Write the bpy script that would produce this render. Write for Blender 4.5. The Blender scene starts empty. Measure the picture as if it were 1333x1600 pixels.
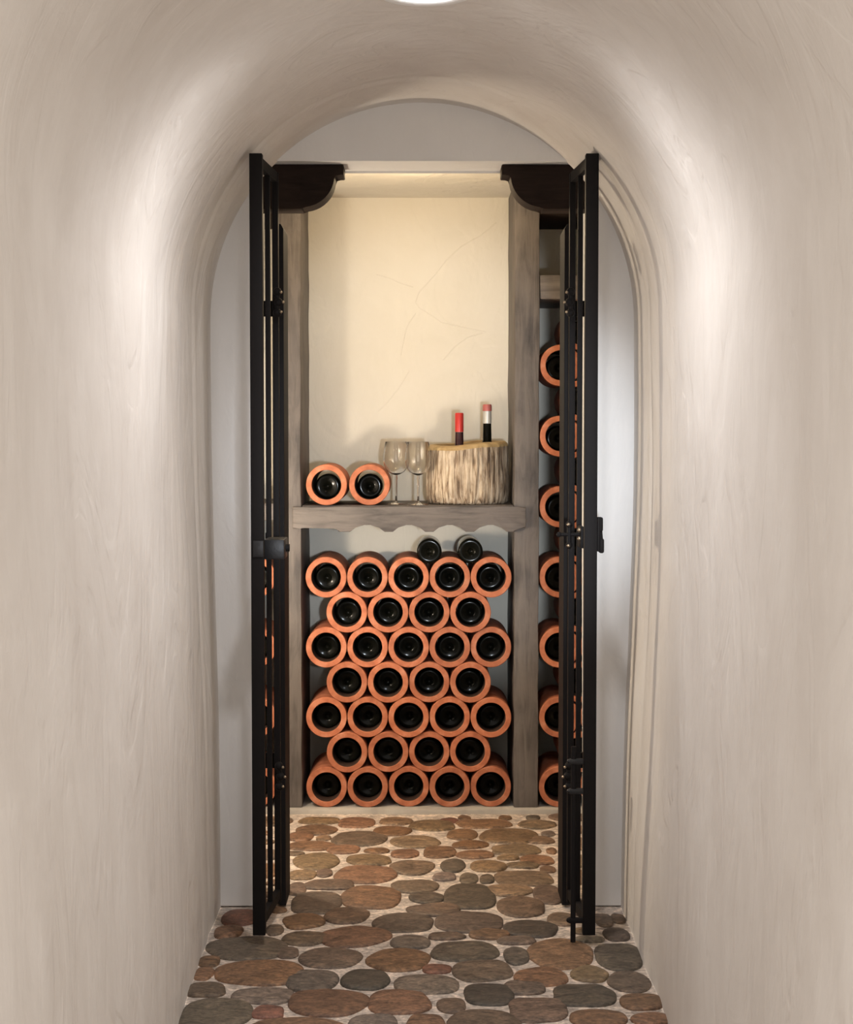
import bpy, bmesh, math, random
from mathutils import Vector, noise

random.seed(7)
scene = bpy.context.scene
COL = scene.collection
PI = math.pi

# ------------------------------------------------------------------ helpers
def link(name, bm, mat, parent=None, smooth=True, loc=None, angle=None):
    me = bpy.data.meshes.new(name)
    bmesh.ops.recalc_face_normals(bm, faces=bm.faces)
    bm.to_mesh(me)
    bm.free()
    me.materials.append(mat)
    if smooth:
        me.shade_smooth()
        me.set_sharp_from_angle(angle=math.radians(angle or 38))
    o = bpy.data.objects.new(name, me)
    COL.objects.link(o)
    if parent is not None:
        o.parent = parent
    if loc is not None:
        o.location = loc
    return o

def thing(name, label, cat, loc=(0, 0, 0), group=None, rz=0.0):
    o = bpy.data.objects.new(name, None)
    o.empty_display_size = 0.05
    COL.objects.link(o)
    o.location = loc
    o.rotation_euler = (0, 0, rz)
    return tag(o, label, cat, group)

def tag(o, label, cat, group=None):
    o['label'] = label
    o['category'] = cat
    if group:
        o['group'] = group
    return o

def struct(o):
    o['kind'] = 'structure'
    return o

def box(bm, x0, x1, y0, y1, z0, z1, bev=0.0, seg=2):
    ret = bmesh.ops.create_cube(bm, size=1.0)
    vs = ret['verts']
    for v in vs:
        v.co = Vector((x0 + (v.co.x + .5) * (x1 - x0), y0 + (v.co.y + .5) * (y1 - y0), z0 + (v.co.z + .5) * (z1 - z0)))
    if bev > 0:
        es = list({e for v in vs for e in v.link_edges})
        bmesh.ops.bevel(bm, geom=es, offset=bev, segments=seg, profile=.5, affect='EDGES')

def prism(bm, pts, axis, a0, a1, bev=0.0):
    """closed 2D outline (u,v) extruded along an axis: 'y' -> (u,*,v); 'x' -> (*,u,v); 'z' -> (u,v,*)"""
    def co(u, v, w):
        return {'y': (u, w, v), 'x': (w, u, v), 'z': (u, v, w)}[axis]
    A = [bm.verts.new(co(u, v, a0)) for u, v in pts]
    B = [bm.verts.new(co(u, v, a1)) for u, v in pts]
    n = len(pts)
    fs = [bm.faces.new(A), bm.faces.new(B)]
    for i in range(n):
        fs.append(bm.faces.new((A[i], A[(i + 1) % n], B[(i + 1) % n], B[i])))
    if bev > 0:
        es = list({e for f in fs[:2] for e in f.edges})
        bmesh.ops.bevel(bm, geom=es, offset=bev, segments=2, profile=.5, affect='EDGES')

def lathe(bm, prof, n=32, axis='z', c=(0, 0, 0), closed=False, rad=None):
    """profile of (radius, height) turned about an axis through c"""
    rings = []
    for r, h in prof:
        if r < 1e-6:
            p = {'z': (0, 0, h), 'y': (0, h, 0), 'x': (h, 0, 0)}[axis]
            rings.append([bm.verts.new(Vector(p) + Vector(c))])
            continue
        ring = []
        for i in range(n):
            t = 2 * PI * i / n
            a, b = r * math.cos(t), r * math.sin(t)
            p = {'z': (a, b, h), 'y': (a, h, b), 'x': (h, a, b)}[axis]
            ring.append(bm.verts.new(Vector(p) + Vector(c)))
        rings.append(ring)
    m = len(rings)
    for k in range(m if closed else m - 1):
        A, B = rings[k], rings[(k + 1) % m]
        if len(A) == 1 and len(B) == 1:
            continue
        for i in range(n):
            j = (i + 1) % n
            if len(A) == 1:
                bm.faces.new((A[0], B[i], B[j]))
            elif len(B) == 1:
                bm.faces.new((A[i], A[j], B[0]))
            else:
                bm.faces.new((A[i], A[j], B[j], B[i]))

def rod(bm, p, q, r, n=12):
    p, q = Vector(p), Vector(q)
    d = (q - p).normalized()
    a = d.orthogonal().normalized()
    b = d.cross(a)
    A = [bm.verts.new(p + (a * math.cos(2 * PI * i / n) + b * math.sin(2 * PI * i / n)) * r) for i in range(n)]
    B = [bm.verts.new(q + (a * math.cos(2 * PI * i / n) + b * math.sin(2 * PI * i / n)) * r) for i in range(n)]
    bm.faces.new(A)
    bm.faces.new(B)
    for i in range(n):
        bm.faces.new((A[i], A[(i + 1) % n], B[(i + 1) % n], B[i]))

def ball(bm, c, r, sx=1, sy=1, sz=1):
    ret = bmesh.ops.create_uvsphere(bm, u_segments=16, v_segments=10, radius=r)
    for v in ret['verts']:
        v.co = Vector((v.co.x * sx + c[0], v.co.y * sy + c[1], v.co.z * sz + c[2]))

def sstep(a, b, x):
    t = max(0.0, min(1.0, (x - a) / (b - a)))
    return t * t * (3 - 2 * t)

# ------------------------------------------------------------------ materials
def mat(name):
    m = bpy.data.materials.new(name)
    m.use_nodes = True
    nt = m.node_tree
    b = nt.nodes['Principled BSDF']
    return m, nt, b

def N(nt, kind, **kw):
    n = nt.nodes.new(kind)
    for k, v in kw.items():
        if k in n.inputs.keys():
            n.inputs[k].default_value = v
        else:
            setattr(n, k, v)
    return n

def ramp(nt, stops):
    r = nt.nodes.new('ShaderNodeValToRGB')
    el = r.color_ramp.elements
    while len(el) < len(stops):
        el.new(.5)
    for e, (p, c) in zip(el, stops):
        e.position = p
        e.color = (*c, 1)
    return r

def coords(nt, scale=(1, 1, 1), kind='Object'):
    tc = nt.nodes.new('ShaderNodeTexCoord')
    mp = nt.nodes.new('ShaderNodeMapping')
    mp.inputs['Scale'].default_value = scale
    nt.links.new(tc.outputs[kind], mp.inputs['Vector'])
    return mp

def bump(nt, b, sources, dist=.01):
    """chain bumps: list of (socket, strength, distance)"""
    prev = None
    for sock, s, d in sources:
        bn = nt.nodes.new('ShaderNodeBump')
        bn.inputs['Strength'].default_value = s
        bn.inputs['Distance'].default_value = d
        nt.links.new(sock, bn.inputs['Height'])
        if prev is not None:
            nt.links.new(prev.outputs['Normal'], bn.inputs['Normal'])
        prev = bn
    nt.links.new(prev.outputs['Normal'], b.inputs['Normal'])

def plaster(name, c0, c1, amount=1.0, streak=(2.2, 2.2, .8)):
    m, nt, b = mat(name)
    mp = coords(nt, streak)
    n1 = N(nt, 'ShaderNodeTexNoise', Scale=2.3, Detail=6.0, Roughness=.55, Distortion=.8)
    nt.links.new(mp.outputs[0], n1.inputs['Vector'])
    mp2 = coords(nt, (1, 1, .45))
    n2 = N(nt, 'ShaderNodeTexNoise', Scale=9.0, Detail=8.0, Roughness=.6, Distortion=1.6)
    nt.links.new(mp2.outputs[0], n2.inputs['Vector'])
    mp3 = coords(nt, (1, 1, 1))
    n3 = N(nt, 'ShaderNodeTexNoise', Scale=60.0, Detail=3.0, Roughness=.6)
    nt.links.new(mp3.outputs[0], n3.inputs['Vector'])
    mp4 = coords(nt, (1, 1, .5))
    mp4.inputs['Rotation'].default_value = (.35, .2, .3)
    n4 = N(nt, 'ShaderNodeTexNoise', Scale=4.2, Detail=3.0, Roughness=.5, Distortion=2.6)
    nt.links.new(mp4.outputs[0], n4.inputs['Vector'])
    r4 = ramp(nt, [(.44, (0, 0, 0)), (.52, (.8, .8, .8)), (.62, (1, 1, 1))])
    nt.links.new(n4.outputs['Fac'], r4.inputs['Fac'])
    mix = N(nt, 'ShaderNodeMath', operation='MULTIPLY_ADD')
    nt.links.new(n2.outputs['Fac'], mix.inputs[0])
    mix.inputs[1].default_value = .35
    nt.links.new(n1.outputs['Fac'], mix.inputs[2])
    r = ramp(nt, [(.42, c0), (.9, c1)])
    nt.links.new(mix.outputs[0], r.inputs['Fac'])
    nt.links.new(r.outputs['Color'], b.inputs['Base Color'])
    b.inputs['Roughness'].default_value = .72
    b.inputs['Specular IOR Level'].default_value = .25
    bump(nt, b, [(n1.outputs['Fac'], .16 * amount, .03), (n2.outputs['Fac'], .30 * amount, .012), (r4.outputs['Color'], .34 * amount, .005), (n3.outputs['Fac'], .10 * amount, .002)])
    return m

def wood(name, dark, light, axis, rough=.6):
    m, nt, b = mat(name)
    sc = {'z': (1, 1, .12), 'x': (.12, 1, 1), 'y': (1, .12, 1)}[axis]
    mp = coords(nt, sc)
    n1 = N(nt, 'ShaderNodeTexNoise', Scale=42.0, Detail=8.0, Roughness=.62, Distortion=1.2)
    nt.links.new(mp.outputs[0], n1.inputs['Vector'])
    mp2 = coords(nt, (1, 1, 1))
    n2 = N(nt, 'ShaderNodeTexNoise', Scale=7.0, Detail=4.0, Roughness=.5)
    nt.links.new(mp2.outputs[0], n2.inputs['Vector'])
    mix = N(nt, 'ShaderNodeMath', operation='MULTIPLY_ADD')
    nt.links.new(n2.outputs['Fac'], mix.inputs[0])
    mix.inputs[1].default_value = .8
    nt.links.new(n1.outputs['Fac'], mix.inputs[2])
    r = ramp(nt, [(.55, dark), (1.15 if False else 1.0, light)])
    nt.links.new(mix.outputs[0], r.inputs['Fac'])
    nt.links.new(r.outputs['Color'], b.inputs['Base Color'])
    b.inputs['Roughness'].default_value = rough
    bump(nt, b, [(n1.outputs['Fac'], .5, .004), (n2.outputs['Fac'], .4, .012)])
    return m

def simple(name, col, rough, metal=0.0, spec=.5, noise_amt=0.0, noise_scale=80.0):
    m, nt, b = mat(name)
    b.inputs['Base Color'].default_value = (*col, 1)
    b.inputs['Roughness'].default_value = rough
    b.inputs['Metallic'].default_value = metal
    b.inputs['Specular IOR Level'].default_value = spec
    if noise_amt:
        mp = coords(nt)
        n = N(nt, 'ShaderNodeTexNoise', Scale=noise_scale, Detail=4.0)
        nt.links.new(mp.outputs[0], n.inputs['Vector'])
        bump(nt, b, [(n.outputs['Fac'], noise_amt, .002)])
    return m

M_WALL = plaster('tunnel_plaster', (.66, .615, .57), (.785, .75, .71), 1.0, (1.3, 1.0, .8))
M_END = plaster('pale_plaster', (.78, .775, .77), (.83, .825, .82), .6)
M_CELLAR = plaster('cream_plaster', (.70, .66, .57), (.76, .72, .64), .7, (1.2, 1.2, 1.2))
M_KERB = plaster('kerb_concrete', (.30, .28, .255), (.46, .43, .39), .6)
M_POST = wood('aged_grey_wood', (.030, .025, .024), (.125, .107, .097), 'z')
M_RAIL = wood('aged_grey_rail_wood', (.032, .027, .026), (.128, .110, .101), 'x')
M_DARK = wood('dark_stained_wood', (.011, .0065, .005), (.026, .016, .012), 'x', .75)
M_DARK.node_tree.nodes['Principled BSDF'].inputs['Specular IOR Level'].default_value = .15
M_IRON = simple('black_iron', (.011, .0098, .010), .6, .0, .10, .25, 120)
M_LOCK = simple('grey_black_iron', (.018, .018, .020), .42, .4, .5, .2, 160)
M_BRASS = simple('worn_bronze', (.42, .34, .25), .3, .9)
M_GLASSB = simple('dark_bottle_glass', (.004, .0042, .003), .12, 0, .10)
M_RED = simple('red_foil', (.50, .035, .03), .32, .15)
M_WINE = simple('dark_red_glass', (.035, .008, .012), .12, 0, .6)
M_SILVER = simple('silver_foil', (.52, .52, .50), .35, .3)
M_PINK = simple('pink_band_foil', (.42, .12, .11), .4, .1)
M_WHITE = simple('white_enamel', (.80, .80, .80), .35)
M_CAVITY = simple('dark_cavity', (.05, .035, .025), .8)

def terracotta():
    m, nt, b = mat('terracotta')
    mp = coords(nt)
    oi = nt.nodes.new('ShaderNodeObjectInfo')
    add = N(nt, 'ShaderNodeVectorMath', operation='ADD')
    nt.links.new(mp.outputs[0], add.inputs[0])
    comb = nt.nodes.new('ShaderNodeCombineXYZ')
    mul = N(nt, 'ShaderNodeMath', operation='MULTIPLY')
    mul.inputs[1].default_value = 37.0
    nt.links.new(oi.outputs['Random'], mul.inputs[0])
    nt.links.new(mul.outputs[0], comb.inputs[0])
    nt.links.new(comb.outputs[0], add.inputs[1])
    n1 = N(nt, 'ShaderNodeTexNoise', Scale=26.0, Detail=5.0, Roughness=.6)
    n2 = N(nt, 'ShaderNodeTexNoise', Scale=160.0, Detail=3.0)
    for n in (n1, n2):
        nt.links.new(add.outputs[0], n.inputs['Vector'])
    r = ramp(nt, [(.3, (.30, .088, .040)), (.52, (.43, .140, .066)), (.75, (.54, .235, .145))])
    nt.links.new(n1.outputs['Fac'], r.inputs['Fac'])
    hs = nt.nodes.new('ShaderNodeHueSaturation')
    v = N(nt, 'ShaderNodeMapRange')
    v.inputs['To Min'].default_value = .86
    v.inputs['To Max'].default_value = 1.1
    nt.links.new(oi.outputs['Random'], v.inputs['Value'])
    nt.links.new(v.outputs[0], hs.inputs['Value'])
    nt.links.new(r.outputs['Color'], hs.inputs['Color'])
    nt.links.new(hs.outputs['Color'], b.inputs['Base Color'])
    b.inputs['Roughness'].default_value = .75
    bump(nt, b, [(n1.outputs['Fac'], .25, .004), (n2.outputs['Fac'], .25, .001)])
    return m
M_TERRA = terracotta()
M_TINSIDE = simple('shade_dark_tube_inside', (.060, .032, .022), .8, 0, .3, .2, 90)  # shade inside the tubes, painted as a darker brown

def bark():
    m, nt, b = mat('petrified_bark')
    mp = coords(nt, (1, 1, .10))
    n1 = N(nt, 'ShaderNodeTexNoise', Scale=100.0, Detail=7.0, Roughness=.65, Distortion=.7)
    nt.links.new(mp.outputs[0], n1.inputs['Vector'])
    mp2 = coords(nt)
    n2 = N(nt, 'ShaderNodeTexNoise', Scale=14.0, Detail=4.0)
    nt.links.new(mp2.outputs[0], n2.inputs['Vector'])
    r = ramp(nt, [(.36, (.075, .048, .030)), (.45, (.30, .215, .14)), (.55, (.54, .44, .325)), (.72, (.74, .66, .54))])
    nt.links.new(n1.outputs['Fac'], r.inputs['Fac'])
    mx = N(nt, 'ShaderNodeMixRGB', blend_type='MULTIPLY')
    r2 = ramp(nt, [(.35, (.72, .70, .70)), (.6, (1, 1, 1))])
    nt.links.new(n2.outputs['Fac'], r2.inputs['Fac'])
    mx.inputs['Fac'].default_value = 1
    nt.links.new(r.outputs['Color'], mx.inputs['Color1'])
    nt.links.new(r2.outputs['Color'], mx.inputs['Color2'])
    nt.links.new(mx.outputs[0], b.inputs['Base Color'])
    b.inputs['Roughness'].default_value = .7
    bump(nt, b, [(n1.outputs['Fac'], .8, .006)])
    return m
M_BARK = bark()
M_CUT = wood('cut_wood_rim', (.26, .17, .075), (.52, .38, .19), 'x')

def clear_glass():
    m, nt, b = mat('clear_glass')
    b.inputs['Base Color'].default_value = (1, 1, 1, 1)
    b.inputs['Roughness'].default_value = 0.0
    b.inputs['IOR'].default_value = 1.45
    b.inputs['Transmission Weight'].default_value = 1.0
    return m
M_GLASS = clear_glass()

def stone():
    m, nt, b = mat('cobble_floor')
    at = nt.nodes.new('ShaderNodeAttribute')
    at.attribute_name = 'stone_colour'
    mp = coords(nt)
    mp.inputs['Scale'].default_value = (.6, 1, 1)
    n1 = N(nt, 'ShaderNodeTexNoise', Scale=30.0, Detail=8.0, Roughness=.7, Distortion=1.2)
    n2 = N(nt, 'ShaderNodeTexNoise', Scale=150.0, Detail=4.0, Roughness=.6)
    for n in (n1, n2):
        nt.links.new(mp.outputs[0], n.inputs['Vector'])
    r = ramp(nt, [(.30, (.38, .36, .35)), (.50, (.92, .92, .92)), (.72, (1.75, 1.65, 1.55))])
    nt.links.new(n1.outputs['Fac'], r.inputs['Fac'])
    r2 = ramp(nt, [(.32, (.50, .50, .50)), (.66, (1.3, 1.3, 1.3))])
    nt.links.new(n2.outputs['Fac'], r2.inputs['Fac'])
    mx = N(nt, 'ShaderNodeMixRGB', blend_type='MULTIPLY')
    mx.inputs['Fac'].default_value = 1
    nt.links.new(r.outputs['Color'], mx.inputs['Color1'])
    nt.links.new(r2.outputs['Color'], mx.inputs['Color2'])
    mx2 = N(nt, 'ShaderNodeMixRGB', blend_type='MULTIPLY')
    mx2.inputs['Fac'].default_value = 1
    nt.links.new(at.outputs['Color'], mx2.inputs['Color1'])
    nt.links.new(mx.outputs[0], mx2.inputs['Color2'])
    nt.links.new(mx2.outputs[0], b.inputs['Base Color'])
    b.inputs['Roughness'].default_value = .58
    bump(nt, b, [(n1.outputs['Fac'], .5, .006), (n2.outputs['Fac'], .35, .002)])
    return m
M_STONE = stone()

def emitter(name, col, strength):
    m, nt, b = mat(name)
    b.inputs['Base Color'].default_value = (.8, .8, .8, 1)
    b.inputs['Emission Color'].default_value = (*col, 1)
    b.inputs['Emission Strength'].default_value = strength
    return m
M_LENS = emitter('lamp_lens', (1, .99, .97), 14.0)

# ------------------------------------------------------------------ the passage (barrel vault)
Y_MOUTH, Y_END = 1.75, 4.285
SPRING = 1.49
def section(y, u):
    """u in [0,3]: 0-1 left wall upward, 1-2 vault, 2-3 right wall downward -> point of the plaster and its inward normal"""
    k = (y - 3.4) / .85
    inset = .007 * sstep(4.06, 4.135, y)            # raised band of plaster around the end arch
    inset -= .006 * (sstep(4.00, 4.015, y) - sstep(4.03, 4.05, y))
    a, b = .538, .545
    if u <= 1:
        t = u
        xl = -(.497 + .020 * k)
        x = xl + (-a - xl) * sstep(0, 1, t * .98 + .02)
        p, n = Vector((x, y, SPRING * t)), Vector((1, 0, 0))
        inset *= .4 + .6 * sstep(.0, .6, t)
    elif u >= 2:
        t = 3 - u
        xr = .500 + .008 * k
        x = xr + (a - xr) * sstep(0, .75, t)
        p, n = Vector((x, y, SPRING * t)), Vector((-1, 0, 0))
        inset *= .4 + .6 * sstep(.0, .6, t)
    else:
        th = PI - (u - 1) * PI
        p = Vector((a * math.cos(th), y, SPRING + b * math.sin(th)))
        n = Vector((-math.cos(th), 0, -math.sin(th)))
    w = noise.noise(Vector((p.x * 1.7 + 3, y * 1.9, p.z * 1.3))) * .010 + noise.noise(Vector((p.x * 5 + 9, y * 5, p.z * 3))) * .0035
    w *= 1 - .6 * sstep(3.95, 4.25, y)
    return p + n * (inset + w)

def vault_piece(name, u0, u1, nu):
    bm = bmesh.new()
    ys = []
    y = Y_MOUTH
    while y < Y_END - 1e-6:
        ys.append(y)
        y += .04 if y < 3.9 else .008
    ys.append(Y_END)
    rows = [[bm.verts.new(section(yy, u0 + (u1 - u0) * i / nu)) for i in range(nu + 1)] for yy in ys]
    for A, B in zip(rows, rows[1:]):
        for i in range(nu):
            bm.faces.new((A[i], A[i + 1], B[i + 1], B[i]))
    return struct(link(name, bm, M_WALL, smooth=True, angle=80))
vault_piece('wall_left', 0, 1, 40)
vault_piece('ceiling', 1, 2, 72)
vault_piece('wall_right', 2, 3, 40)

# wall of the room the passage opens from, round the mouth of the vault
bm = bmesh.new()
inner, outer = [], []
for i in range(121):
    p = section(Y_MOUTH, 3 * i / 120)
    inner.append(bm.verts.new(p))
    d = Vector((p.x, 0, max(p.z - 1.0, 0) if p.z > 1.0 else 0))
    s = 2.6 / max(abs(d.x), d.z * 1.5, .001)
    outer.append(bm.verts.new((d.x * s, Y_MOUTH, p.z if p.z <= 1.0 else min(1.0 + d.z * s, 2.8))))
for i in range(120):
    bm.faces.new((inner[i], inner[i + 1], outer[i + 1], outer[i]))
struct(link('wall_front', bm, M_WALL, smooth=False))

# end wall with the square doorway
DOOR_L, DOOR_R, LINTEL = -.420, .424, 1.892
bm = bmesh.new()
prism(bm, [(-.82, 0), (DOOR_L, 0), (DOOR_L, LINTEL), (DOOR_R, LINTEL), (DOOR_R, 0), (.82, 0), (.82, 2.3), (-.82, 2.3)], 'y', 4.27, 4.47, .008)
struct(link('wall_end', bm, M_END, angle=30))

# ------------------------------------------------------------------ cellar shell
CE = 2.0
YB = 5.76
bm = bmesh.new(); box(bm, -.82, .82, YB, YB + .08, 0, 2.3)
for line in ([(.250, 1.917), (.191, 1.870), (.130, 1.836), (.080, 1.790), (.043, 1.743), (-.010, 1.684), (-.024, 1.650), (-.011, 1.630), (.030, 1.605), (.065, 1.580), (.150, 1.562), (.215, 1.548)],
             [(-.155, 1.743), (-.110, 1.730), (-.070, 1.712), (-.030, 1.700)], [(-.022, 1.613), (-.045, 1.580), (-.060, 1.540), (-.072, 1.470)],
             [(-.045, 1.417), (-.080, 1.360), (-.120, 1.310), (-.150, 1.280)], [(.205, 1.545), (.150, 1.530), (.110, 1.500), (.070, 1.455)]):
    for p_, q_ in zip(line, line[1:]):                    # raised trowel ridges left in the plaster
        rod(bm, (p_[0], YB + .0008, p_[1]), (q_[0], YB + .0008, q_[1]), .0021, 8)
struct(link('wall_rear', bm, M_CELLAR, smooth=False))
bm = bmesh.new(); box(bm, -.90, -.80, 4.47, YB + .08, 0, 2.3)
struct(link('wall_cellar_left', bm, M_CELLAR, smooth=False))
bm = bmesh.new(); box(bm, .80, .90, 4.47, YB + .08, 0, 2.3)
struct(link('wall_cellar_right', bm, M_CELLAR, smooth=False))
bm = bmesh.new(); box(bm, -.80, .80, 4.47, YB, CE, CE + .1)
struct(link('ceiling.001', bm, M_CELLAR, smooth=False))
KERB_Y, KERB_Z = 5.330, .0138
bm = bmesh.new(); box(bm, -.80, .80, KERB_Y, YB, -.02, KERB_Z, .003)
struct(link('trim_1', bm, M_KERB))

# ------------------------------------------------------------------ cobbled floor: mortar bed with river stones set in it
STONES = '''-0.323,5.232,0.059,0.041,t -0.204,5.203,0.056,0.061,o -0.083,5.221,0.048,0.044,t 0.03,5.167,0.067,0.064,t -0.322,5.104,0.061,0.055,o -0.091,5.09,0.056,0.052,o -0.367,5.023,0.035,0.048,o -0.295,5.002,0.019,0.027,t -0.188,4.996,0.082,0.085,m -0.328,4.904,0.065,0.046,o -0.228,4.866,0.046,0.043,o -0.131,4.847,0.032,0.025,o -0.019,4.956,0.07,0.068,t -0.295,4.726,0.062,0.088,t -0.153,4.743,0.061,0.058,t -0.05,4.816,0.036,0.042,o -0.028,4.661,0.059,0.072,m -0.327,4.581,0.033,0.045,t -0.267,4.598,0.019,0.037,m -0.154,4.588,0.081,0.094,o -0.249,4.477,0.065,0.045,m -0.333,4.435,0.022,0.059,m -0.272,4.304,0.061,0.093,g -0.133,4.354,0.077,0.107,o -0.023,4.461,0.06,0.059,m 0.012,4.351,0.044,0.047,g 0.084,5.231,0.025,0.029,r 0.189,5.188,0.077,0.052,o 0.355,5.18,0.054,0.051,t 0.12,5.049,0.043,0.065,o 0.259,5.035,0.082,0.086,t 0.35,4.977,0.036,0.037,t 0.142,4.92,0.05,0.041,o 0.049,4.834,0.043,0.06,o 0.269,4.859,0.067,0.057,t 0.151,4.803,0.05,0.043,o 0.243,4.766,0.028,0.022,t 0.325,4.742,0.043,0.046,o 0.372,4.845,0.012,0.031,o 0.085,4.678,0.032,0.067,g 0.182,4.671,0.048,0.056,t 0.28,4.682,0.043,0.028,t 0.346,4.636,0.019,0.028,o 0.06,4.558,0.029,0.039,l 0.126,4.541,0.023,0.052,g 0.175,4.535,0.017,0.041,g 0.276,4.542,0.071,0.077,t 0.228,4.423,0.057,0.05,t 0.328,4.382,0.033,0.082,m 0.123,4.364,0.062,0.114,g 0.251,4.263,0.058,0.087,m 0.043,4.248,0.047,0.041,m -0.454,4.173,0.043,0.066,r -0.468,4.049,0.033,0.046,o -0.412,3.92,0.086,0.082,g -0.486,3.819,0.02,0.035,o -0.487,3.729,0.018,0.041,o -0.364,3.739,0.093,0.085,o -0.468,3.622,0.039,0.042,m -0.43,3.472,0.069,0.09,g -0.341,3.581,0.06,0.047,l -0.32,3.478,0.029,0.035,r -0.313,3.885,0.023,0.036,m -0.293,4.139,0.049,0.058,o -0.358,4.065,0.018,0.038,m -0.25,3.371,0.093,0.069,o -0.28,3.993,0.049,0.05,m -0.19,4.189,0.054,0.064,m -0.047,4.123,0.074,0.077,g 0.027,4.232,0.063,0.048,m -0.165,4.009,0.084,0.075,o -0.028,3.962,0.041,0.048,l 0.056,4.012,0.041,0.024,m -0.211,3.843,0.067,0.067,m -0.057,3.829,0.068,0.078,o 0.033,3.763,0.027,0.027,r -0.244,3.682,0.055,0.074,g -0.126,3.69,0.05,0.062,k 0.007,3.655,0.063,0.061,l -0.203,3.537,0.081,0.079,o -0.046,3.541,0.063,0.076,o 0.061,3.516,0.028,0.041,m -0.101,3.399,0.048,0.06,l 0.008,3.399,0.036,0.06,o 0.115,4.134,0.077,0.082,m 0.262,4.074,0.064,0.067,k 0.16,4.027,0.045,0.036,o 0.223,3.976,0.043,0.026,m 0.102,3.894,0.076,0.073,g 0.216,3.86,0.026,0.062,g 0.136,3.751,0.062,0.07,m 0.318,3.876,0.072,0.103,o 0.263,3.706,0.055,0.059,o 0.222,3.633,0.042,0.039,m 0.141,3.588,0.05,0.065,k 0.24,3.493,0.059,0.071,m 0.127,3.4,0.07,0.088,m 0.372,3.727,0.037,0.05,t 0.345,3.585,0.064,0.068,k 0.344,4.154,0.029,0.052,m 0.467,4.027,0.027,0.049,g 0.454,3.855,0.05,0.093,g 0.454,3.674,0.045,0.063,g 0.466,3.54,0.042,0.047,o 0.362,3.439,0.056,0.049,o 0.471,3.436,0.037,0.03,o 0.449,4.145,0.02,0.052,m 0.486,4.161,0.014,0.035,m'''
KIND = {'o': (.190, .108, .062), 't': (.195, .132, .080), 'm': (.148, .102, .072), 'g': (.112, .087, .066),
        'k': (.072, .058, .044), 'r': (.185, .086, .058), 'l': (.190, .150, .120)}
stones = []
for s in STONES.split():
    f = s.split(',')
    stones.append((float(f[0]), float(f[1]), float(f[2]) * 1.03 + .004, float(f[3]) * 1.03 + .005, f[4]))
rs = random.Random(11)
tries = 0
while tries < 16000:                                      # the rest of the floor, where the photograph does not reach
    tries += 1
    x, y = rs.uniform(-.78, .78), rs.uniform(1.2, 5.28)
    if y < 4.25 and abs(x) > .50:
        continue
    if 4.2 < y < 4.5 and abs(x) > .40:
        continue
    big = tries < 6000
    a, b = (rs.uniform(.045, .075), rs.uniform(.045, .08)) if big else (rs.uniform(.02, .04), rs.uniform(.022, .04))
    if all(((x - q[0]) / (a + q[2] + .006)) ** 2 + ((y - q[1]) / (b + q[3] + .008)) ** 2 > 1.0 for q in stones):
        stones.append((x, y, a, b, rs.choice('oommgttkl')))
bm = bmesh.new()
lay = bm.verts.layers.float_color.new('stone_colour')
MORTAR = (.58, .50, .435)
def vert(x, y, z, c):
    v = bm.verts.new((x, y, z))
    v[lay] = (*c, 1)
    return v
nx, ny = 44, 110
grid = []
for j in range(ny + 1):
    yy = -.6 + (KERB_Y + .02 + .6) * j / ny
    row = []
    for i in range(nx + 1):
        xx = -1.0 + 2.0 * i / nx
        row.append(vert(xx, yy, -.001 + .0015 * noise.noise(Vector((xx * 9, yy * 9, 0))), MORTAR))
    grid.append(row)
for j in range(ny):
    for i in range(nx):
        bm.faces.new((grid[j][i], grid[j][i + 1], grid[j + 1][i + 1], grid[j + 1][i]))
for k, (x, y, a, b, kd) in enumerate(stones):
    c = Vector(KIND[kd]) * rs.uniform(.82, 1.2)
    c = Vector((c.x * rs.uniform(.94, 1.06), c.y, c.z * rs.uniform(.92, 1.08)))
    n = 30
    ex = rs.uniform(2.1, 2.7)
    ang = [2 * PI * i / n for i in range(n)]
    sh = [1 + .16 * noise.noise(Vector((math.cos(t) * 1.1 + k * 3.7, math.sin(t) * 1.1, 1.3))) for t in ang]
    top = .0065 * min(1, .5 + a / .08)
    rings = []
    for fr, h, cs in ((1.0, -.004, .85), (.985, .25, .9), (.95, .55, .95), (.86, .82, 1), (.62, .97, 1), (.3, 1.0, 1)):
        ring = []
        for t, s_ in zip(ang, sh):
            ct, st = math.cos(t), math.sin(t)
            rr = (abs(ct) ** ex + abs(st) ** ex) ** (-1 / ex) * s_ * fr
            px, py = x + a * rr * ct, y + b * rr * st
            z = h * top if h > 0 else h
            z += .0016 * noise.noise(Vector((px * 30, py * 30, k))) if fr < .97 else 0
            ring.append(vert(px, py, z, c * 1.0))
        rings.append(ring)
    for A, B in zip(rings, rings[1:]):
        for i in range(n):
            bm.faces.new((A[i], A[(i + 1) % n], B[(i + 1) % n], B[i]))
    ctr = vert(x, y, top, c)
    for i in range(n):
        bm.faces.new((rings[-1][i], rings[-1][(i + 1) % n], ctr))
struct(link('floor', bm, M_STONE, angle=60))

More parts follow.
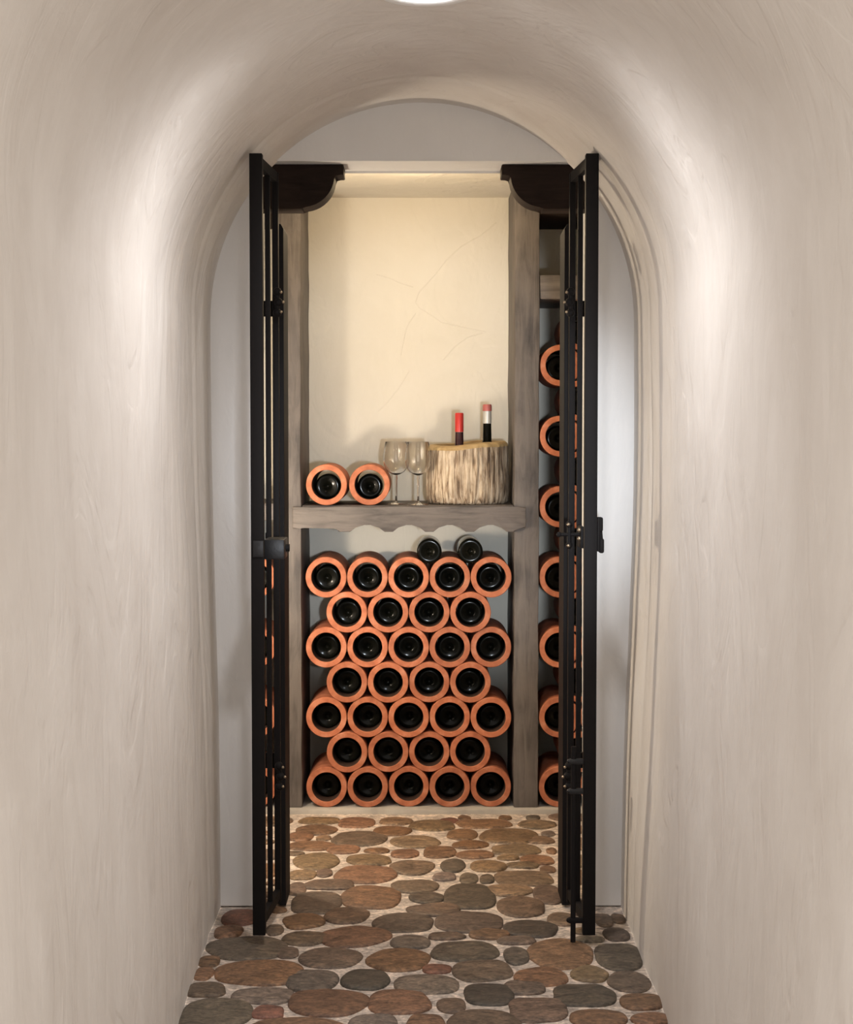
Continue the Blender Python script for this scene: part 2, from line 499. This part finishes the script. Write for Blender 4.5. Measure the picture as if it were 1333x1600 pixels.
# ------------------------------------------------------------------ wine rack: posts, shelf, scalloped rail
RY = 5.36                      # face of the rack
rack = thing('wine_rack', 'grey brown timber wine rack frame with posts, shelf and scalloped rail', 'wine rack', (-.045, RY, KERB_Z))
def rack_part(name, bm, m, angle=None):
    o = link(name, bm, m, rack, angle=angle)
    o.matrix_parent_inverse = rack.matrix_basis.inverted()
    return o
def hewn(bm, amp=.003, sc=(9, 9, 4)):
    bm.normal_update()
    for v in bm.verts:
        p = v.co
        d = noise.noise_vector(Vector((p.x * sc[0], p.y * sc[1], p.z * sc[2]))) * amp
        v.co = p + Vector((d.x, d.y, 0))
def beam(x0, x1, y0, y1, z0, z1, axis, cuts=24, bev=.004, amp=.003):
    b_ = bmesh.new()
    box(b_, x0, x1, y0, y1, z0, z1, bev)
    es = [e for e in b_.edges if abs((e.verts[0].co - e.verts[1].co)['xyz'.index(axis)]) > .6 * {'x': x1 - x0, 'y': y1 - y0, 'z': z1 - z0}[axis]]
    bmesh.ops.subdivide_edges(b_, edges=es, cuts=cuts, use_grid_fill=True)
    hewn(b_, amp, (9, 9, 9))
    return b_
for x0, x1 in ((-.462, -.3835), (.2905, .3685), (.640, .715)):
    rack_part('post', beam(x0, x1, RY, YB - .002, KERB_Z, CE - .001, 'z', 40), M_POST)
SH_Z = .978
rack_part('shelf_board', beam(-.3825, .2895, RY + .012, YB - .002, SH_Z - .028, SH_Z, 'x', 12, .003, .001), M_RAIL)
# rail with a scalloped lower edge, lapped over both posts
tips = [-.241, -.106, .022, .150, .279]
pts = [(-.409, .974), (-.409, .906), (-.385, .906), (-.372, .908)]
def arch(xa, xb):
    return [(xa + (xb - xa) * t / 12, .8955 + .0215 * min(1, 1.25 * math.sin(PI * t / 12))) for t in range(1, 12)]
def tip(x):
    return [(x - .013, .8955), (x + .013, .8955)]
pts += [(-.274, .908), (-.262, .8955), (-.228, .8955)]
for xa, xb in zip(tips, tips[1:]):
    pts += arch(xa + .013, xb - .013) + (tip(xb) if xb < .27 else [(xb - .013, .8955), (xb + .010, .8955)])
pts += [(.300, .907), (.326, .909), (.326, .972), (.30, .974)]
pts += [(.30 - .709 * t / 14, .974 + .0015 * math.sin(t * 1.9)) for t in range(1, 14)]
bm = bmesh.new()
prism(bm, pts, 'y', RY - .022, RY - .0005, .0025)
rack_part('scalloped_rail', bm, M_RAIL, 25)
rack_part('cross_rail', beam(.3695, .639, RY + .004, YB - .002, 1.628, 1.704, 'x', 10), M_RAIL)
rack_part('header_beam', beam(.3695, .639, RY - .004, YB - .002, 1.893, CE - .002, 'x', 8), M_DARK)
rack_part('header_beam', beam(-.799, -.463, RY - .004, YB - .002, 1.893, CE - .002, 'x', 8), M_DARK)
rack_part('cross_rail', beam(-.799, -.463, RY + .004, YB - .002, .93, .985, 'x', 10), M_RAIL)

# ------------------------------------------------------------------ terracotta tubes and the bottles inside them
R_O, R_I, T_L = .0647, .0470, .27
bm = bmesh.new()
lathe(bm, [(R_I, .0015), (R_I + .0015, 0), (R_O - .0015, 0), (R_O, .0015), (R_O, T_L), (R_I, T_L)], 56, 'y', closed=True)
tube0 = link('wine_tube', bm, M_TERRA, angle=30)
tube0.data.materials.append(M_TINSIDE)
for f in tube0.data.polygons:                             # the bore gets the darker brown that paints its shade
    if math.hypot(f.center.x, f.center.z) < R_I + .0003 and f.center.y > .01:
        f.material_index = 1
B_R = .0395
bm = bmesh.new()
lathe(bm, [(0, .012), (.004, .0115), (.008, .008), (.012, .004), (.018, .002), (.027, .001), (.033, 0), (.036, .001), (.0385, .004), (B_R, .010), (B_R, .19), (.036, .208),
           (.026, .228), (.0165, .245), (.0145, .26), (.0142, .285), (.0155, .287), (.0155, .297), (.010, .300), (0, .300)], 40, 'y')
bot0 = link('wine_bottle', bm, M_GLASSB, angle=50)
used = {'t': False, 'b': False}
ORD = ['first', 'second', 'third', 'fourth', 'fifth', 'sixth', 'seventh', 'eighth']
rj = random.Random(3)
def place(src, key, loc, label, cat, group, ry=0.0):
    if used[key]:
        o = src.copy()
        COL.objects.link(o)
    else:
        o, used[key] = src, True
    o.location = loc
    o.rotation_euler = (0, ry, 0)
    return tag(o, label, cat, group)
def tube(x, z, tl, bl, group, bgroup, y=None, bottle=True):
    yy = (RY + .006 + rj.uniform(-.004, .006)) if y is None else y
    place(tube0, 't', (x, yy, z), tl, 'tube', group, rj.uniform(0, 6.28))
    if bottle:
        dx = rj.uniform(-.002, .002)
        dz = -(R_I - B_R) + .0006 + dx * dx * 60
        place(bot0, 'b', (x + dx, yy + rj.uniform(.056, .068), z + dz), bl, 'bottle', bgroup, rj.uniform(0, 6.28))
PITCH, VP = .131, .1118
Z0, X0 = KERB_Z + R_O + .0004, -.3055
for r in range(7):                                        # r = 0 lies on the kerb
    n = 5 if r % 2 == 0 else 4
    name_r = ['bottom row', 'second row up', 'third row up', 'middle row', 'third row down', 'second row down', 'top row'][r]
    for i in range(n):
        x = X0 + PITCH * i + (PITCH / 2 if n == 4 else 0)
        pos = ['leftmost', 'second from left', 'middle one', 'second from right', 'rightmost'][i] if n == 5 else \
              ['leftmost', 'second from left', 'second from right', 'rightmost'][i]
        tube(x, Z0 + VP * r,
             f'terracotta tube, {pos} in the {name_r} under the shelf',
             f'dark bottle inside the {pos} tube in the {name_r} under the shelf',
             'terracotta tubes stacked under the shelf', 'bottles in the tubes under the shelf')
for i, (x, w) in enumerate(((-.3035, 'left'), (-.1675, 'right'))):   # two on the shelf
    tube(x, SH_Z + R_O + .0005, f'terracotta tube on top of the wooden shelf, the {w} of the two' if i == 0 else
         'terracotta tube on top of the wooden shelf, the one beside the wine glasses',
         'dark bottle inside the left terracotta tube lying on the shelf' if i == 0 else
         'dark bottle inside the shelf tube beside the wine glasses',
         'terracotta tubes lying on the shelf', 'bottles in the tubes on the shelf', y=RY + .008 + i * .004)
for i, x in enumerate((X0 + 2.5 * PITCH, X0 + 3.5 * PITCH)):         # two loose bottles on the top row
    place(bot0, 'b', (x, RY + .010 + .004 * i, Z0 + VP * 6 + math.sqrt((R_O + B_R + .0006) ** 2 - (PITCH / 2) ** 2)),
          ['loose dark bottle lying on the top tubes, the left one of two', 'loose dark bottle lying on the top tubes, nearer the right post'][i],
          'bottle', 'loose bottles lying on the top row of tubes')
XR = .3695 + R_O + .002
for r in range(15):                                       # narrow bay right of the right post
    lv = ORD[r // 2] if r % 2 == 0 else None
    if r == 13:
        z = Z0 + VP * r
    xs = [XR, XR + PITCH] if r % 2 == 0 else [XR + PITCH / 2]
    if r == 14:
        break
    for i, x in enumerate(xs):
        k = 'outer' if i == 0 else 'inner'
        up = ['bottom', 'second', 'third', 'fourth', 'fifth', 'sixth', 'seventh', 'eighth', 'ninth', 'tenth', 'eleventh', 'twelfth', 'thirteenth', 'top'][r]
        w = 'level' if r in (0, 13) else 'level up'
        if r % 2:
            s = f'single tube on {up} {w}'
            s2 = f'single tube on {up} {w}'
        else:
            s = ('tube beside right post on ' if i == 0 else 'tube away from right post on ') + f'{up} {w}'
            s2 = s
        tube(x, Z0 + VP * r, f'terracotta {s} behind right gate', f'dark bottle in {s2} behind right gate',
             'terracotta tubes in the bay behind the right gate', 'bottles in the bay behind the right gate')
XL = -.463 - R_O - .002
for r in range(8):                                        # and left of the left post, seen between the bars of the left gate
    xs = [XL - PITCH, XL] if r % 2 == 0 else [XL - PITCH / 2]
    for i, x in enumerate(xs):
        up = ['bottom', 'second', 'third', 'fourth', 'fifth', 'sixth', 'seventh', 'top'][r]
        w = 'level' if r in (0, 7) else 'level up'
        s = f'single tube on {up} {w}' if r % 2 else ('tube away from left post on ' if i == 0 else 'tube beside left post on ') + f'{up} {w}'
        tube(x, Z0 + VP * r, f'terracotta {s} behind left gate', f'dark bottle in {s} behind left gate',
             'terracotta tubes in the bay behind the left gate', 'bottles in the bay behind the left gate')

# ------------------------------------------------------------------ on the shelf: glasses and the wooden cooler with two bottles
def wine_glass(x, y, label):
    t = thing('wine_glass', label, 'glass', (x, y, SH_Z + .0004), 'wine glasses on the shelf')
    b1 = bmesh.new()
    out = [(.0035, .093), (.013, .096), (.027, .104), (.037, .118), (.0420, .136), (.0416, .152), (.0390, .174), (.0350, .200)]
    inn = [(r - .0012, h + .0004) for r, h in reversed(out[1:])]
    lathe(b1, out + [(.0344, .2006)] + inn + [(0, .0965)], 40)
    for f in list(b1.faces):
        pass
    link('bowl', b1, M_GLASS, t, angle=60)
    b2 = bmesh.new()
    lathe(b2, [(0, .0935), (.0036, .0935), (.0034, .088), (.0045, .083), (.0034, .078), (.0032, .03), (.0036, .012), (.006, .0065), (0, .0065)], 20)
    link('stem', b2, M_GLASS, t, angle=60)
    b3 = bmesh.new()
    lathe(b3, [(0, .0062), (.008, .0058), (.02, .0032), (.032, .0018), (.0335, .0010), (.0325, 0), (0, 0)], 36)
    link('foot', b3, M_GLASS, t, angle=60)
wine_glass(-.0845, RY + .108, 'clear stemmed wine glass beside the terracotta tubes on the shelf')
wine_glass(-.0135, RY + .056, 'clear stemmed wine glass beside the rough wooden cooler on the shelf')

CX_, CY_, CR = .1450, RY + .158, .1335
cool = thing('wine_cooler', 'petrified wood wine cooler with ridged bark side standing on the shelf', 'wine cooler', (CX_, CY_, SH_Z + .0004))
def top_z(x, y):                                          # slanting cut: low at the front left, high at the right
    return .197 + .070 * x + .03 * y + .002 * math.sin(x * 40)
bm = bmesh.new()
n = 220
def bark_r(t, h):
    c, s = math.cos(t), math.sin(t)
    r = CR * (1 + .010 * math.sin(3 * t + 1) + .008 * math.sin(5 * t))
    r += .0042 * noise.noise(Vector((c * 16, s * 16, h * 9))) + .0030 * noise.noise(Vector((c * 34, s * 34, h * 7 + 4)))
    r -= .010 * (1 - sstep(0, .045, h)) ** 2 * .6
    return r
levels = [0, .006, .014, .025, .04, .06, .08, .1, .12, .14, .16, .18]
rings = []
for h in levels:
    ring = []
    for i in range(n):
        t = 2 * PI * i / n
        r = bark_r(t, h) - (.006 if h == 0 else 0)
        x, y = r * math.cos(t), r * math.sin(t)
        ring.append(bm.verts.new((x, y, h / .18 * (top_z(x, y) - .016))))
    rings.append(ring)
for A, B in zip(rings, rings[1:]):
    for i in range(n):
        bm.faces.new((A[i], A[(i + 1) % n], B[(i + 1) % n], B[i]))
bm.faces.new(rings[0])
link('bark_body', bm, M_BARK, cool, angle=180)
bm = bmesh.new()                                          # cut rim, with the hollow inside it
rims = []
for f, dz in ((None, -.0165), (.985, -.008), (.93, -.001), (.87, 0), (.80, -.001), (.78, -.006), (.76, -.05), (.74, -.17)):
    ring = []
    for i in range(n):
        t = 2 * PI * i / n
        r = bark_r(t, .18) - .0006 if f is None else CR * f + .002 * noise.noise(Vector((math.cos(t) * 4, math.sin(t) * 4, f * 5)))
        x, y = r * math.cos(t), r * math.sin(t)
        ring.append(bm.verts.new((x, y, top_z(x, y) + dz)))
    rims.append(ring)
for A, B in zip(rims, rims[1:]):
    for i in range(n):
        bm.faces.new((A[i], A[(i + 1) % n], B[(i + 1) % n], B[i]))
bm.faces.new(rims[-1])
o = link('cut_rim', bm, M_CUT, cool, angle=180)
o['label'] = 'smooth yellowish cut rim'

def cooler_bottle(x, y, ztop, label, foil):
    base = SH_Z + .035
    t = thing('wine_bottle', label, 'bottle', (x, y, base), 'bottles standing in the wooden cooler')
    H = ztop - base
    b1 = bmesh.new()
    lathe(b1, [(0, .012), (.02, .006), (.030, 0), (.0335, .004), (.034, .010), (.034, H - .165), (.031, H - .150), (.021, H - .132), (.0145, H - .118), (.0132, H - .062), (0, H - .062)], 36)
    link('body', b1, M_WINE if foil == 'red' else M_GLASSB, t, angle=50)
    if foil == 'red':
        b2 = bmesh.new()
        lathe(b2, [(0, H - .0615), (.0140, H - .0615), (.0140, H - .004), (.0128, H), (0, H)], 30)
        o_ = link('foil_cap', b2, M_RED, t, angle=40)
        o_['label'] = 'bright red foil cap'
    else:
        b2 = bmesh.new()
        lathe(b2, [(0, H - .0615), (.0142, H - .0615), (.0138, H - .022), (0, H - .022)], 30)
        o_ = link('foil_cap', b2, M_SILVER, t, angle=40)
        o_['label'] = 'pale silver foil sleeve'
        b3 = bmesh.new()
        lathe(b3, [(0, H - .0216), (.0150, H - .0216), (.0150, H - .006), (.0135, H), (0, H)], 30)
        o_ = link('stopper', b3, M_PINK, t, angle=40)
        o_['label'] = 'dull pink top of the neck'
cooler_bottle(.1195, RY + .130, 1.272, 'bottle with a bright red foil cap standing in the wooden cooler', 'red')
cooler_bottle(.2110, RY + .165, 1.300, 'bottle with a pale silver neck standing in the wooden cooler', 'silver')

# ------------------------------------------------------------------ carved corbels under the lintel
def corbel(sgn, cx, label):
    x_j = (DOOR_R - .0005) if sgn > 0 else (DOOR_L + .0005)   # against the jamb
    def X(v):
        return cx + sgn * v
    top = LINTEL - .0006
    prof = [(x_j, top), (X(.2035), top), (X(.2015), top - .002), (X(.2015), top - .0245), (X(.204), top - .0265), (X(.2245), top - .0265)]
    for k in range(1, 13):
        a = PI / 2 * k / 12
        prof.append((X(.2245 + .083 * (1 - math.cos(a))), top - .0265 - .082 * math.sin(a)))
    prof += [(X(.3085), top - .113), (x_j, top - .113)]
    b_ = bmesh.new()
    prism(b_, prof, 'y', 4.370, 4.465, .0025)
    o_ = link('wooden_corbel', b_, M_DARK, angle=25)
    return tag(o_, label, 'corbel', 'carved corbels under the lintel')
corbel(-1, 0.0, 'dark carved wooden corbel beside the left gate, over the left post')
corbel(1, .0015, 'dark carved wooden corbel beside the right gate, over the right post')

# ------------------------------------------------------------------ iron gate leaves, standing open towards the camera
LEAN = .0774
def gate(sgn, x0, label):
    t = thing('iron_gate', label, 'gate', (x0, 3.935, 0), 'open iron gate leaves')
    def P(xr, y, z=0):                                    # xr: offset from the leaf plane towards the passage
        return (-sgn * (xr + (y - 3.935) * LEAN), y - 3.935, z)
    def bar(name, y0, y1, xa, xb, z0, z1, bev=.0015, m=M_IRON):
        b_ = bmesh.new()
        X_ = sorted((P(xa, (y0 + y1) / 2)[0], P(xb, (y0 + y1) / 2)[0]))
        box(b_, X_[0], X_[1], y0 - 3.935, y1 - 3.935, z0, z1, bev)
        return link(name, b_, m, t, angle=30)
    ZT, ZB = 1.846, .0295
    def rail(name, z0, z1, xa=-.007, xb=.007):
        b_ = bmesh.new()
        A, B = 3.9495, 4.1925
        vs = []
        for y in (A, B):
            for xx in (xa, xb):
                for z in (z0, z1):
                    vs.append(b_.verts.new(P(xx, y, z)))
        for q in ((0, 1, 3, 2), (4, 6, 7, 5), (0, 4, 5, 1), (2, 3, 7, 6), (0, 2, 6, 4), (1, 5, 7, 3)):
            b_.faces.new([vs[i] for i in q])
        return link(name, b_, M_IRON, t, smooth=False)
    bar('stile', 3.922, 3.949, -.0148, .0148, ZB, ZT)
    bar('stile', 4.193, 4.215, -.0075, .0075, ZB, ZT - .002)
    rail('top_rail', ZT - .026, ZT - .002)
    rail('bottom_rail', ZB + .012, ZB + .036)
    bar('bar', 4.083, 4.095, -.0062, .0062, ZB + .0365, ZT - .0265)
    for z in (1.525, .355):                               # hinges: knuckle of three lumps on a pin
        b_ = bmesh.new()
        c = P(.009, 4.172)
        rod(b_, (c[0], c[1], z - .034), (c[0], c[1], z + .034), .0055)
        for dz in (-.026, 0, .026):
            ball(b_, (c[0] - sgn * (.003 if dz == 0 else 0), c[1], z + dz), .0105)
        hg = link('hinge', b_, M_IRON, t)
        for dz, dx in ((-.024, .010), (0, .015), (.024, .010)):
            b_ = bmesh.new()
            ball(b_, (c[0] - sgn * dx, c[1] - .008, z + dz), .0035)
            o_ = link('hinge_bolt', b_, M_BRASS, hg)
            o_['label'] = 'worn metal bolt head'
    return t, P, bar
g, P, bar = gate(-1, -.3825, 'open black iron gate leaf with square lock box, left of the doorway')
# lock box on the passage side of the left leaf
b_ = bmesh.new()
box(b_, .010, .058, .045, .150, .908, .955, .003)
lock = link('lock_box', b_, M_LOCK, g, angle=30)
b_ = bmesh.new()
box(b_, .003, .0135, .155, .185, .900, .965, .002)
link('side_plate', b_, M_IRON, lock, angle=40)
b_ = bmesh.new()
rod(b_, (.0575, .100, .932), (.066, .100, .932), .009)
link('key_cylinder', b_, M_IRON, lock, angle=40)
b_ = bmesh.new()
box(b_, -.010, .0145, -.017, -.0135, .918, .956, .001)
rod(b_, (.004, -.0135, .948), (.004, -.0195, .948), .003)
link('strike_plate', b_, M_LOCK, g, angle=30)

g, P, bar = gate(1, .3905, 'open black iron gate leaf with lever handle and drop bolt, right of the doorway')
# lever handle on the outer face, latch on the passage side
b_ = bmesh.new()
box(b_, .0150, .0215, -.010, .010, .930, 1.010, .002)
box(b_, .0150, .0290, -.008, .012, .976, 1.010, .004)
box(b_, .0200, .0320, -.006, .014, .926, .960, .004)
rod(b_, (.022, 0, .99), (.026, .002, .945), .005)
link('lever_handle', b_, M_IRON, g, angle=30)
b_ = bmesh.new()
rod(b_, (-.0145, .060, .966), (-.068, .060, .966), .0045)
ball(b_, (-.068, .060, .966), .0065)
rod(b_, (-.044, .060, .940), (-.044, .060, .990), .0055)
ball(b_, (-.044, .060, .990), .0085)
ball(b_, (-.044, .060, .940), .0085)
box(b_, -.020, -.0095, .030, .110, .935, .985, .002)
latch = link('latch', b_, M_IRON, g)
for c_, r_ in (((-.022, .034, .958), .005), ((-.022, .034, .978), .005), ((-.046, .053, .990), .004), ((-.046, .053, .940), .004)):
    b_ = bmesh.new()
    ball(b_, c_, r_)
    o = link('latch_bolt', b_, M_BRASS, latch)
    o['label'] = 'worn metal bolt head'
# drop bolt
bx, by = -.0375, -.010
b_ = bmesh.new()
rod(b_, (bx, by, .0135), (bx, by, .475), .0062)
drop = link('drop_bolt', b_, M_IRON, g)
for z in (.065, .370, .440):
    b_ = bmesh.new()
    box(b_, bx - .010, -.0150, by - .0065, by + .0065, z - .006, z + .006, .001)
    ball(b_, (bx - .010, by, z), .006)
    link('guide', b_, M_IRON if z < .2 else M_LOCK, drop, angle=40)

def gate_post(sgn, x, label):
    b_ = bmesh.new()
    y0, y1 = 4.262, 4.400
    w = .0085
    prism(b_, [(x - w, 0.006), (x + w, .006), (x + w, 1.727 - (.012 if sgn < 0 else 0)), (x + w * .2 if sgn < 0 else x + w, 1.727), (x - w * .2 if sgn > 0 else x - w, 1.727), (x - w, 1.727 - (.012 if sgn > 0 else 0))], 'y', y0, y1, .001)
    root = link('gate_post', b_, M_IRON, smooth=False)
    tag(root, label, 'post', 'fixed iron posts the gates hang from')
    xj = DOOR_L if sgn < 0 else DOOR_R
    for z in (1.525, .355):
        b_ = bmesh.new()
        xa, xb = sorted((x + sgn * w, xj - sgn * .0006))
        box(b_, xa, xb, 4.375, 4.390, z - .02, z + .02, .001)
        link('wall_lug', b_, M_IRON, root, smooth=False)
gate_post(-1, -.3555, 'fixed black iron post behind the left gate leaf, in front of the rack post')
gate_post(1, .3640, 'fixed black iron post behind the right gate leaf, nearest the right bay')

# ------------------------------------------------------------------ recessed ceiling light of the passage
LX, LY, LZ = .006, 3.225, 2.030
t = thing('ceiling_light', 'round white recessed ceiling light in the vault above the passage', 'light', (LX, LY, LZ))
b_ = bmesh.new()
lathe(b_, [(.068, -.001), (.072, -.004), (.088, -.004), (.093, -.001), (.093, .014), (.068, .012)], 48, closed=True)
link('trim_ring', b_, M_WHITE, t, angle=40)
b_ = bmesh.new()
lathe(b_, [(0, .002), (.05, .002), (.067, .004), (.067, .010), (0, .010)], 40)
o = link('lens', b_, M_LENS, t, angle=60)
o['label'] = 'glowing lamp lens'

def light(name, kind, loc, energy, col, **kw):
    d = bpy.data.lights.new(name, kind)
    d.energy = energy
    d.color = col
    for k, v in kw.items():
        setattr(d, k, v)
    o_ = bpy.data.objects.new(name, d)
    COL.objects.link(o_)
    o_.location = loc
    return o_
light('downlight', 'SPOT', (LX, LY, LZ - .015), 50, (.985, .97, .985), spot_size=math.radians(158), spot_blend=.92, shadow_soft_size=.06)
light('cellar_lamp', 'POINT', (-.05, 5.02, CE - .07), 6.6, (1, .76, .47), shadow_soft_size=.05)
light('added_floor_spot', 'SPOT', (0, 4.90, CE - .02), 26, (1, .72, .40), spot_size=math.radians(62), spot_blend=.8, shadow_soft_size=.05)  # unseen extra spot, added for a warm glow on the cellar floor
light('cellar_side_lamp', 'POINT', (-.62, 4.66, .88), 20, (1, .85, .67), shadow_soft_size=.035)
s = light('added_front_spot', 'SPOT', (.215, 1.20, 1.05), 220, (.84, .92, 1), spot_size=math.radians(22), spot_blend=.6, shadow_soft_size=.05)  # unseen cool spot added in front, narrowed to light the rack through the doorway
s.rotation_euler = (Vector((.02, 5.5, 1.12)) - s.location).to_track_quat('-Z', 'Y').to_euler()
# the room behind the camera
w = bpy.data.worlds.new('room_light')
w.use_nodes = True
w.node_tree.nodes['Background'].inputs['Color'].default_value = (1, .925, .845, 1)
w.node_tree.nodes['Background'].inputs['Strength'].default_value = 1.42
scene.world = w

# ------------------------------------------------------------------ camera
cam = bpy.data.cameras.new('camera')
cam.sensor_fit = 'VERTICAL'
cam.sensor_height = 36.0
cam.lens = 2650 / 1600 * 36.0
cam.clip_start = .02
co = bpy.data.objects.new('camera', cam)
COL.objects.link(co)
co.location = (0, 0, 1.2)
co.rotation_euler = (PI / 2 - math.atan(120 / 2650), 0, -math.atan(6.5 / 2650))
scene.camera = co
vs = scene.view_settings
vs.view_transform = 'Standard'
vs.look = 'None'
vs.exposure = 0.0
vs.gamma = 1.0
vs.use_curve_mapping = False
